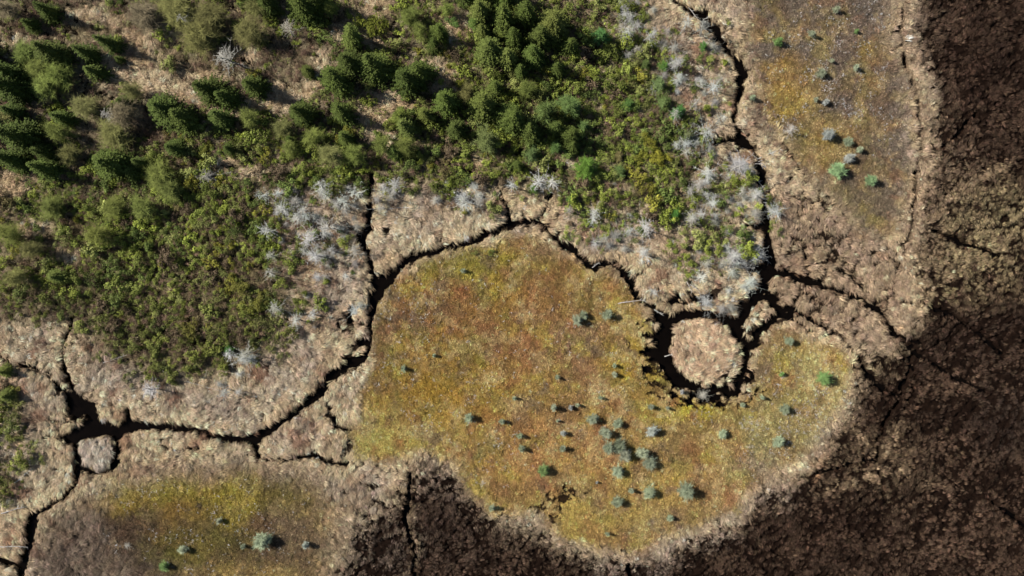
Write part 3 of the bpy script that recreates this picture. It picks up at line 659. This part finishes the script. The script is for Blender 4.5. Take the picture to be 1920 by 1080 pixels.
# spruces: x, y (crown centre), radius in map units, height m, tone
spr = [(88,22,18,7,0),(60,48,15,4,0),(165,100,20,7,0),(210,82,18,7,0),(100,105,30,8,0),(225,112,9,3,0),(180,135,20,5,0),(20,165,34,9,0),(10,140,26,8,0),(120,222,20,6,0),(25,212,20,6,0),(40,252,36,10,0),(235,192,16,5,0),(310,208,36,9,0),(345,228,26,8,0),(415,226,24,7,0),
 (205,305,34,9,0),(265,308,16,5,0),(85,318,24,8,0),(25,300,24,9,0),(80,285,20,7,0),(250,328,18,4,0),(330,275,20,6,0),(395,168,26,9,0),(425,182,24,8,0),(478,160,24,8,0),(500,10,20,9,0),(565,14,30,11,0),(590,2,26,11,0),
 (568,212,24,8,0),(640,212,25,8,0),(650,262,18,6,0),(628,152,30,9,0),(655,118,28,10,0),(655,72,22,9,1),(708,130,30,10,0),(765,150,32,10,0),(790,135,26,10,0),(820,64,20,7,0),(812,88,14,5,0),(575,133,14,5,1),
 (900,20,24,9,1),(945,38,26,10,0),(985,30,24,10,0),(1035,42,32,11,1),(1010,70,24,9,0),(918,95,30,9,1),(950,108,22,9,1),(1002,105,24,9,0),(978,132,16,6,0),(1068,88,18,7,0),(1045,130,16,6,0),(965,75,20,8,0),(905,60,16,7,1),
 (838,192,28,9,0),(800,215,18,6,1),(858,240,20,6,0),(905,195,34,10,1),(955,222,32,10,0),(928,165,16,6,0),(995,250,24,8,0),(1065,255,22,8,0),(1040,240,16,7,0),(765,238,22,7,1),(1075,275,16,5,0),(740,285,16,5,0),(970,310,14,5,0),
 (110,518,20,4,1),(545,265,10,4,0),(430,278,14,4,0),(-30,230,34,9,0),(-40,100,30,8,0),(470,-20,26,10,0),(400,-30,22,8,0),(940,-15,26,10,0),(870,-20,22,9,0),(15,740,16,3,1),(10,695,14,3,1)]
for i, (x, y, rp, h, tn) in enumerate(spr):
    c = j(G_SPR2 if tn else G_SPR)
    look = ('lighter green' if tn else 'dark green') + (' tall' if h >= 9 else ' small' if h < 6 else '') + ' spruce'
    tree('spruce_tree', SPR[i % 6], x, y, rp * MPP / 2.35 * 1.12, h / 8.0, c, BARK, look, 'spruce tree', 'spruce trees in the upper wood', .35)
# soft needled trees (tamarack, young pine)
soft = [(910,262,30,6,(.11,.15,.06)),(1065,198,26,6,(.10,.17,.06)),(1022,212,26,7,(.09,.15,.05)),(1095,316,26,5,(.10,.20,.04)),(1157,292,15,3,(.15,.15,.07)),(1160,322,16,3,(.10,.17,.06)),(1125,66,19,5,(.07,.17,.06)),
 (1244,122,12,3,(.09,.20,.05)),(1236,158,16,3,(.11,.18,.08)),(1175,196,15,3,(.08,.18,.05)),(1245,190,16,3,(.10,.16,.06)),(1270,210,16,4,(.06,.17,.05)),(1265,402,14,3,(.06,.17,.04)),(1072,372,12,2.5,(.07,.17,.04)),(996,288,18,4,(.09,.15,.06)),
 (752,215,20,5,(.12,.17,.04)),(1000,355,10,2.5,(.08,.16,.04)),(1210,120,12,3,(.09,.14,.05)),(1318,88,10,2.2,(.07,.18,.05)),(430,656,11,2,(.06,.16,.04)),(1290,255,14,3,(.13,.16,.09)),(1040,275,14,4,(.08,.15,.05)),(1095,235,14,4,(.08,.14,.05)),(1350,262,6,2,(.12,.15,.06)),(890,45,14,4,(.11,.19,.05))]
for i, (x, y, rp, h, c) in enumerate(soft):
    tree('tamarack_tree', SOFT[i % 4], x, y, rp * MPP / 2.0 * 1.1, h / 5.4, j(np.array(c) * (1.7, 1.45, 1.2), .06), BARK, ('large' if rp > 22 else 'small' if rp < 13 else 'round') + ' soft green needled tree', 'tree', 'soft needled trees among the bushes', .5)
# small pines out on the bog
GG = (.42,.47,.30); BR = (.22,.34,.11); GY_ = (.46,.47,.42)
pines = [(1082,600,11,GG),(1093,589,10,GG),(1135,590,12,GG),(757,692,8,GG),(815,668,5,GG),(1045,705,6,GG),(878,785,10,GG),(940,790,8,GG),(965,748,6,GG),(973,817,8,GG),(977,838,9,GG),(1040,765,9,GG),(1070,764,7,GY_),(1083,760,6,GG),(1110,785,12,GG),
 (1058,813,8,GY_),(1053,844,9,GG),(1157,795,11,GG),(1228,809,12,GY_),(1133,813,13,GG),(1138,838,12,GG),(1156,833,15,GG),(1171,857,14,GG),(1160,883,13,GG),(1204,848,13,GG),(1216,866,15,GG),(1018,883,13,BR),(1217,922,14,GG),(1284,922,18,GG),(1157,938,12,GG),
 (1182,920,7,GG),(1255,970,9,GG),(921,955,9,GG),(1137,1001,6,GG),(1153,702,8,GG),(1152,685,6,GG),(1220,762,8,GG),(1124,746,6,GG),(1252,764,5,GG),(1470,766,11,GG),(1457,830,12,GG),(1358,813,10,GG),(1477,640,10,GG),(1548,709,15,BR),(1467,704,7,BR),
 (1572,323,17,(.30,.44,.20)),(1630,339,12,(.30,.42,.20)),(1460,80,10,BR),(1522,62,9,GG),(1538,135,10,GG),(1567,18,9,GG),(1607,125,8,GG),(1560,113,6,GG),(1607,58,6,BR),(1555,250,13,GY_),(1590,264,10,GG),(1612,281,9,GG),(1597,299,11,GY_),(1530,187,6,GG),(1551,190,9,GY_),
 (492,1016,18,GG),(412,976,8,GG),(345,1032,10,GG),(308,1062,10,BR),(454,1024,7,GG),(575,1022,9,GY_),(868,509,7,GG),(1410,184,8,GG),(1045,790,4,GG),(1280,735,6,GY_),(1430,745,6,GG),(1395,760,7,GG),(1120,905,4,GY_)]
for i, (x, y, rp, c) in enumerate(pines):
    look = ('bright green ' if c is BR else 'silvery grey ' if c is GY_ else 'blue green ') + ('tiny' if rp < 8 else 'large' if rp > 13 else 'small') + ' bog pine'
    tree('bog_pine', PIN[i % 5], x, y, rp * MPP / .9 * (1.18 if rp > 9 else .95), (.4 + rp / 15.0) * R.uniform(.9, 1.15), j(c, .08), BARK, look, 'pine tree', 'small pines on the open bog', .55)
# half bare birches of the upper left
OL = (.155,.15,.05); LM = (.155,.18,.042); TN = (.18,.15,.085)
bir = [(50,100,30,LM),(75,130,30,LM),(110,145,34,LM),(90,165,30,LM),(150,60,24,TN),(270,30,40,TN),(330,20,44,OL),(390,40,46,OL),(440,20,40,OL),(370,70,40,OL),(340,125,30,OL),(395,90,36,TN),(470,60,36,OL),(520,80,34,TN),(560,50,30,OL),(575,90,32,TN),
 (160,200,30,OL),(190,225,36,OL),(215,250,40,OL),(235,215,34,TN),(250,270,36,LM),(110,250,26,LM),(150,245,24,LM),(85,205,24,OL),(10,230,30,OL),(130,285,24,OL),(300,330,34,LM),(340,310,28,OL),(320,355,30,LM),(385,265,22,OL),(470,225,22,LM),(440,255,24,OL),(530,240,24,OL),(545,280,22,LM),
 (200,330,28,OL),(150,350,28,LM),(270,390,30,LM),(215,390,28,LM),(240,430,28,LM),(100,390,28,LM),(130,400,24,OL),(190,440,26,LM),(20,440,26,LM),(10,395,28,LM),(60,470,22,OL),(30,520,22,OL),(770,30,24,LM),(785,60,18,LM),(480,10,30,OL),(220,0,30,TN),(20,20,26,TN),(40,60,22,TN),
 (870,170,20,OL),(965,175,24,OL),(985,170,22,LM),(1000,200,24,OL),(590,260,24,LM),(620,290,26,OL),(665,290,24,LM),(760,275,24,LM),(715,275,20,LM),(250,170,22,OL),(400,-10,36,OL),(300,-20,34,OL),(620,20,16,LM),(840,20,14,LM)]
drop = {(150,60),(440,20),(340,125),(520,80),(190,225),(250,270),(150,245),(340,310),(200,330),(150,350),(240,430),(130,400),(10,395),(220,0),(40,60),(965,175),(1000,200),(400,-10),(560,50),(85,205),(385,265),(440,255),(575,90),(395,90)}
bir = [b_ for b_ in bir if (b_[0], b_[1]) not in drop]
for i, (x, y, rp, c) in enumerate(bir):
    look = ('olive' if c is OL else 'lime green' if c is LM else 'brownish half bare') + (' wide' if rp > 32 else ' slender' if rp < 25 else '') + ' birch'
    tree('birch_tree', BIR[i % 4], x, y, rp * MPP / 2.6 * 1.0, R.uniform(.6, .95), j(np.array(c) * 1.35, .1), GREYB * .6, look, 'birch tree', 'feathery birches in the upper wood', .55)
brd = [(702,45,28,3.4,(.17,.19,.025)),(735,235,18,2.6,(.15,.17,.03)),(865,158,10,2,(.22,.22,.03)),(1215,270,16,2.6,(.22,.21,.03)),(1235,300,18,2.8,(.24,.22,.03)),(1205,295,14,2.4,(.20,.20,.03)),(455,540,20,2.5,(.15,.14,.03)),(495,560,18,2.4,(.15,.14,.03)),(475,575,20,2.4,(.19,.18,.03)),
 (850,45,14,1.6,(.13,.21,.05)),(650,250,16,2.6,(.18,.18,.03)),(390,285,14,2,(.17,.17,.03))]
for i, (x, y, rp, h, c) in enumerate(brd):
    tree('leafy_tree', BRD[i % 4], x, y, rp * MPP / 2.2, h / 4.6, j(c, .06), BARK, 'yellow green dense leafy bush' if c[0] > .15 else 'green dense leafy bush', 'bush', 'dense rounded leafy bushes', .5)
# grey dead trees and dead shrubs
WG = (.64,.64,.58); WT = (.50,.47,.40)
ded = [(430,108,21,1.1,WT),(1320,245,16,.8,WG),(1382,312,22,1,WG),(1330,328,15,.8,WG),(1420,362,14,.7,WG),(1455,392,16,.7,WG),(1212,428,16,.9,WG),(1210,476,13,.8,WG),(1225,541,9,.6,WG),(1485,244,12,.5,WT),(525,392,14,.9,WG),(600,358,15,1,WG),(675,358,13,1,WG),
 (650,380,14,1,WG),(560,396,12,.9,WG),(580,440,18,1,WG),(505,432,13,.9,WG),(588,476,17,1,WG),(622,425,13,1,WG),(550,600,13,.9,WG),(285,733,15,.8,WG),(505,515,11,.9,WT),(735,350,14,1,WG),(875,370,16,1,WG),(1018,334,17,.9,WG),(1045,342,13,.8,WG),(965,345,11,.8,WG),(385,330,18,.5,WT),
 (1120,400,11,.7,WG),(210,218,13,.9,WT),(540,58,14,.9,WT),(355,35,10,.8,WT),(500,365,10,.9,WG),(455,672,17,.7,WG),(430,668,10,.7,WG),(445,735,8,.6,WG),(1350,225,12,.8,WT),(1300,200,12,.8,WT),(1275,150,12,.8,WG),(715,385,10,.7,WT),(240,1024,6,.2,WT),(615,370,10,.9,WG),(1065,395,10,.7,WT),(1345,150,9,.6,WT)]
extra = []
dsh = [(1172,14,15,WG),(1180,34,18,WG),(1190,50,17,WG),(1175,75,14,WG),(1195,95,13,WT),(1165,5,12,WG),(1288,262,20,WG),(1270,272,14,WG),(1305,268,14,WG),(1375,305,16,WG),(1395,318,14,WG),(1325,366,18,WG),(1340,372,13,WG),(1418,362,12,WG),(1448,390,12,WG),
 (1375,482,22,WG),(1360,470,16,WG),(1395,490,17,WG),(1418,480,18,WG),(1372,512,15,WG),(1408,530,17,WG),(1396,538,12,WG),(1325,566,18,WG),(1370,576,14,WT),(1322,742,11,WT),(865,372,20,WG),(890,350,14,WG),(900,368,13,WG),(1200,432,12,WG),(1258,405,8,WG),(1150,345,10,WT),
 (595,485,15,WG),(570,470,12,WG),(610,440,14,WG),(740,360,14,WG),(720,352,12,WG),(470,672,14,WG),(280,734,12,WG),(522,400,12,WG),(1225,20,10,WT),(1250,60,11,WT),(1270,155,11,WG),(1300,230,12,WT),(1240,80,10,WT),(1330,330,13,WG),(1595,300,8,WT)]
for (x0_, y0_, x1_, y1_, n_) in ((495,350,685,500,44),(1285,235,1345,300,5),(1300,300,1425,400,16),(1290,395,1425,545,22),(1165,0,1215,110,7),(1295,550,1395,590,6),(705,340,1000,380,10),(1090,390,1250,480,10),(1220,20,1340,230,22),(560,500,680,600,6),(400,650,500,740,5),(520,560,620,640,4)):
    for _ in range(n_):
        x, y = R.uniform(x0_, x1_), R.uniform(y0_, y1_)
        if lookup(carve, np.array([x]), np.array([y]))[0] > .3: continue
        if _ % 3 == 0: extra.append((x, y, R.uniform(9, 14), R.uniform(.45, .95), (WG, WT)[R.randint(2)]))
        else: dsh.append((x, y, R.uniform(8, 15), (WG, WT, (.45,.43,.38))[R.randint(3)]))
for i, (x, y, rp, c) in enumerate(dsh):
    tree('dead_shrub', DSH[i % 4], x, y, rp * MPP / 1.45, rp / 20.0, j(c, .08), GREYB, ('wide' if rp > 16 else 'small' if rp < 10 else 'dense') + (' silvery' if c is WG else ' pale grey' if c is WT else ' brownish grey') + ' leafless shrub', 'dead shrub', 'silvery leafless shrubs by the streams', .5, 'branches')

for i, (x, y, rp, sz, c) in enumerate(ded + extra):
    tree('dead_tree', DED[i % 5], x, y, rp * MPP / 1.15, sz, j(c, .08), GREYB, ('tall' if sz >= 1 else 'short' if sz < .75 else 'bare') + ' silver grey dead tree', 'dead tree', 'bare grey dead trees at the edge of the wood', .62, 'branches')

# fallen logs
def log(x0, y0, x1, y1, r, look, seed, z=.35):
    rr = random.Random(seed); a = Vector((*[float(q) for q in W(x0, y0)], 0)); b_ = Vector((*[float(q) for q in W(x1, y1)], 0)); c = (a + b_) / 2
    t = TB(); n = 7; L = (b_ - a).length; s = (b_ - a).cross(Vector((0, 0, 1))).normalized()
    pts = [(a - c) + (b_ - a) * k / n + s * rr.gauss(0, .03 * L / 3) + Vector((0, 0, rr.uniform(-.04, .04))) for k in range(n + 1)]
    t.tube(pts, [r * (1 - .7 * k / n) for k in range(n + 1)], 6); o = t.mesh('fallen_log', M_dead)
    o = new('fallen_log', o, None, j((.62, .58, .53), .06)); o.location = (c.x, c.y, z)
    tb = TB()
    for k in range(6):
        p = pts[rr.randint(2, n)]; q = p + ((b_ - a).normalized() * rr.uniform(.2, .6) + s * rr.choice((-1, 1)) * rr.uniform(.3, .8) + Vector((0, 0, rr.uniform(0, .3)))) * min(1, L * .3)
        tb.tube([p, (p + q) / 2 + Vector((0, 0, .05)), q], [r * .5, r * .35, r * .12], 3)
    new('limb', tb.mesh('limb', M_dead), o, (.6, .56, .5))
    tag(o, look, 'log', 'fallen bleached logs'); PENDING.append((o, look, (x0 + x1) / 2, (y0 + y1) / 2))
LG = [(1158,569,1206,562,.10),(1318,247,1341,228,.09),(1323,252,1345,239,.07),(1418,299,1461,280,.10),(1420,304,1458,289,.07),(1414,308,1442,307,.07),(1402,284,1418,297,.09),(1410,328,1436,358,.09),(0,1023,54,1024,.09),(1110,502,1124,492,.08),(770,389,690,393,.08),
      (5,962,48,949,.10),(30,905,62,878,.08),(1245,668,1268,662,.10),(1226,580,1244,592,.10),(385,330,440,324,.10),(1293,533,1310,545,.08),(1286,526,1296,548,.07),(1382,500,1414,503,.07),(1430,380,1470,390,.09),(1440,377,1456,398,.07),(1335,70,1310,95,.06),(1285,70,1300,82,.07),
      (1290,15,1310,40,.07),(1318,38,1330,32,.08),(420,810,452,797,.06),(195,680,240,665,.07),(1300,660,1325,640,.07),(1310,625,1330,665,.05),(300,690,320,705,.05),(620,432,636,455,.07),(595,405,617,425,.08),(1290,160,1315,140,.06),(350,715,420,735,.05),(1370,170,1350,190,.05)]
for i, (x0, y0, x1, y1, r) in enumerate(LG):
    L = math.hypot(x1 - x0, y1 - y0)
    log(x0, y0, x1, y1, r, ('long' if L > 42 else 'short' if L < 24 else 'slender') + ' bleached fallen log', i)

# ------------------------------------------------------------------ leafy shrubs of the thicket
dens = np.zeros(GX.shape, np.float32)
dens = np.maximum(dens, WOOD * (.5 - .42 * blob(280, 130, 340, 190, .5, .4)))
for b, k in [((300,420,180,110),1.0),((330,560,200,110),.75),((450,440,90,90),.8),((1120,200,120,170),1.0),((950,170,180,170),.8),((1000,320,300,40),.85),((620,300,110,50),.95),((750,300,90,50),.9),((1230,290,90,70),1.0),((1200,380,120,30),.8),((450,250,120,60),.6),((330,40,120,60),.35),((60,420,80,60),.7),((60,520,80,60),.6)]:
    dens = np.maximum(dens, blob(*b, .8, .5) * k)
for b, k in [((1370,420,60,90),.5),((1340,390,70,50),.6),((1310,470,60,40),.4),((1120,430,70,30),.3),((0,800,30,90),.9),((10,880,50,60),.5),((300,690,50,30),.5),((480,610,70,50),.5),((640,480,40,30),.12),((560,420,80,70),.3),((1320,130,60,90),.12),((540,340,60,20),.6),((900,480,20,8),.3),((1090,380,60,14),.6)]:
    dens = np.maximum(dens, blob(*b, .8, .5) * k)
dens = dens * (1 - GRASSY * .93) * (1 - np.clip(carve * 2, 0, 1)) * (.35 + .65 * sstep(.36, .55, fbm(GX, GY, 36, 3, 1)))
cand = []
grid = {}
def tryadd(x, y, r):
    k = (int(x // 30), int(y // 30))
    for a in (-1, 0, 1):
        for b in (-1, 0, 1):
            for (u, v, q) in grid.get((k[0] + a, k[1] + b), ()):
                if (u - x) ** 2 + (v - y) ** 2 < ((r + q) * .54) ** 2: return False
    grid.setdefault(k, []).append((x, y, r)); cand.append((x, y, r)); return True
for n_, rlo, rhi in ((3500, 10, 16), (14000, 6.5, 10), (30000, 4, 6.5)):
    xs = R.uniform(X0 + 10, 1480, n_); ys = R.uniform(Y0 + 10, 940, n_); dd = lookup(dens, xs, ys)
    kk = R.rand(n_) < dd * (.8 if rlo > 10 else 1)
    for x, y in zip(xs[kk], ys[kk]): tryadd(x, y, R.uniform(rlo, rhi))
cand = np.array(cand)
PAL = np.array((1.55, 1.45, 1.45)) * np.array([(.135,.170,.035),(.165,.205,.035),(.100,.140,.035),(.180,.180,.030),(.155,.135,.055),(.165,.19,.055),(.12,.10,.05)])
def shrub_col(x, y, n):
    a = fbm(x, y, 90, 3, 2); bb = fbm(x, y, 24, 2, 6); i = np.clip(((a - .3) * 5 + (bb - .5) * 6 + R.normal(0, .9, n) + 1.5).astype(int), 0, 6)
    c = PAL[np.array([2, 0, 1, 5, 0, 3, 4])[i]]
    br = sstep(440, 640, y) * (x < 560); c = c * (1 + .25 * np.exp(-((x - 290) / 130) ** 2 - ((y - 420) / 90) ** 2))[:, None]; c = c * (1 - .35 * br[:, None]) + np.array((.18, .16, .06)) * .35 * br[:, None]
    brown = R.rand(n) < .07 + .13 * br; c = np.where(brown[:, None], np.array((.16, .115, .07)), c)
    return c * np.exp(R.normal(0, .26, n))[:, None], i, brown
scol, si, sbr = shrub_col(cand[:, 0], cand[:, 1], len(cand))
vis = (cand[:, 0] > 5) & (cand[:, 0] < 1915) & (cand[:, 1] > 5)
order = np.argsort(-(cand[:, 2] + 100 * vis)); top = order[:295]; rest = order[295:]
SHR = [leafy(200 + i, 1.0, 1.35, 480 + 40 * (i % 3), (.07, .085, .06, .10)[i % 4], None, 8, 14, 'shrub') for i in range(8)]
TONE = lambda c, b: 'brown' if b else 'yellow green' if c[0] > c[1] * .95 else 'bright green' if c[1] > .19 else 'dark olive' if c[1] < .13 else 'olive green'
for n_, k in enumerate(top):
    x, y, r = cand[k]; bx, by = Wh(x, y, 1.0)
    o = new('leafy_shrub', SHR[n_ % 8], None, scol[k]); s = r * MPP / .82
    z = float(lookup(hz, np.array([x]), np.array([y]))[0])
    o.location = (bx, by, z - .1); o.rotation_euler = (0, 0, R.uniform(0, 6.28)); o.scale = (s, s, s * R.uniform(.85, 1.25))
    lk = TONE(scol[k], sbr[k]) + (' big' if r > 13 else ' compact' if r < 10.6 else '') + ' shrub'; tag(o, lk, 'shrub', 'leafy shrubs of the thicket'); PENDING.append((o, lk, x, y))
SI = [bpy.data.objects.new('undergrowth_shrub', leafy(300 + i, 1.0, 1.3, 420, (.075, .095, .065)[i % 3], M_leafinst, 7, 8)) for i in range(6)]
rc = cand[rest]; n = len(rc); s = rc[:, 2:3] * MPP / .8 * np.ones((1, 3)); s[:, 2] *= R.uniform(.7, 1.3, n)
f = (CAM_H - .6) / CAM_H; pp = np.stack([(rc[:, 0] - 960) * f + 960, (rc[:, 1] - 540) * f + 540], -1)
scatter('leafy_undergrowth', SI, pp, lookup(hz, rc[:, 0], rc[:, 1]) - .1, np.stack([R.normal(0, .1, n), R.normal(0, .1, n), R.uniform(0, 6.28, n)], -1), s, scol[rest],
        'dense low leafy undergrowth between the larger shrubs of the wood', 'undergrowth')
# low green sprouts and bare brown brushwood
def brush(seed):
    me = dead_mesh(seed, .8, .7, 26, .1, 3, .018, .0, M_grass, 'brush'); return bpy.data.objects.new('brush', me)
BRS = [brush(400 + i) for i in range(4)]
bm_ = WOOD * .5
for b, k in [((60,60,90,90),1.0),((170,20,90,40),.8),((480,100,90,50),.9),((560,120,50,60),.9),((20,180,50,50),.8),((270,260,60,50),.7),((300,540,220,120),.8),((620,340,120,50),.7),((560,440,110,120),.6),((1360,250,90,150),.45),((1300,520,80,60),.4),((1250,120,70,120),.5),((880,350,160,20),.6),((100,560,120,50),.7)]:
    bm_ = np.maximum(bm_, blob(*b, .9, .5) * k)
cover('bare_brushwood', BRS, 1.3, bm_ * (1 - GRASSY * .8), .6, 1.5, 'bare brown brushwood tangled between the shrubs and dead trees', 'brushwood', force=lin((132, 108, 90)), colvar=.35)
sp = [bpy.data.objects.new('sprout', leafy(500 + i, .5, .35, 60, .06, M_leafinst, 4, 3)) for i in range(4)]
cover('green_sprouts', sp, 1.6, np.clip(dens * 1.4, 0, 1) * .8, .6, 1.4, 'low green sprouts scattered on the floor of the wood', 'sprouts', force=(.14, .17, .045), colvar=.3)
place_words()
print('shrubs', len(cand), 'objects', len(COL.objects))
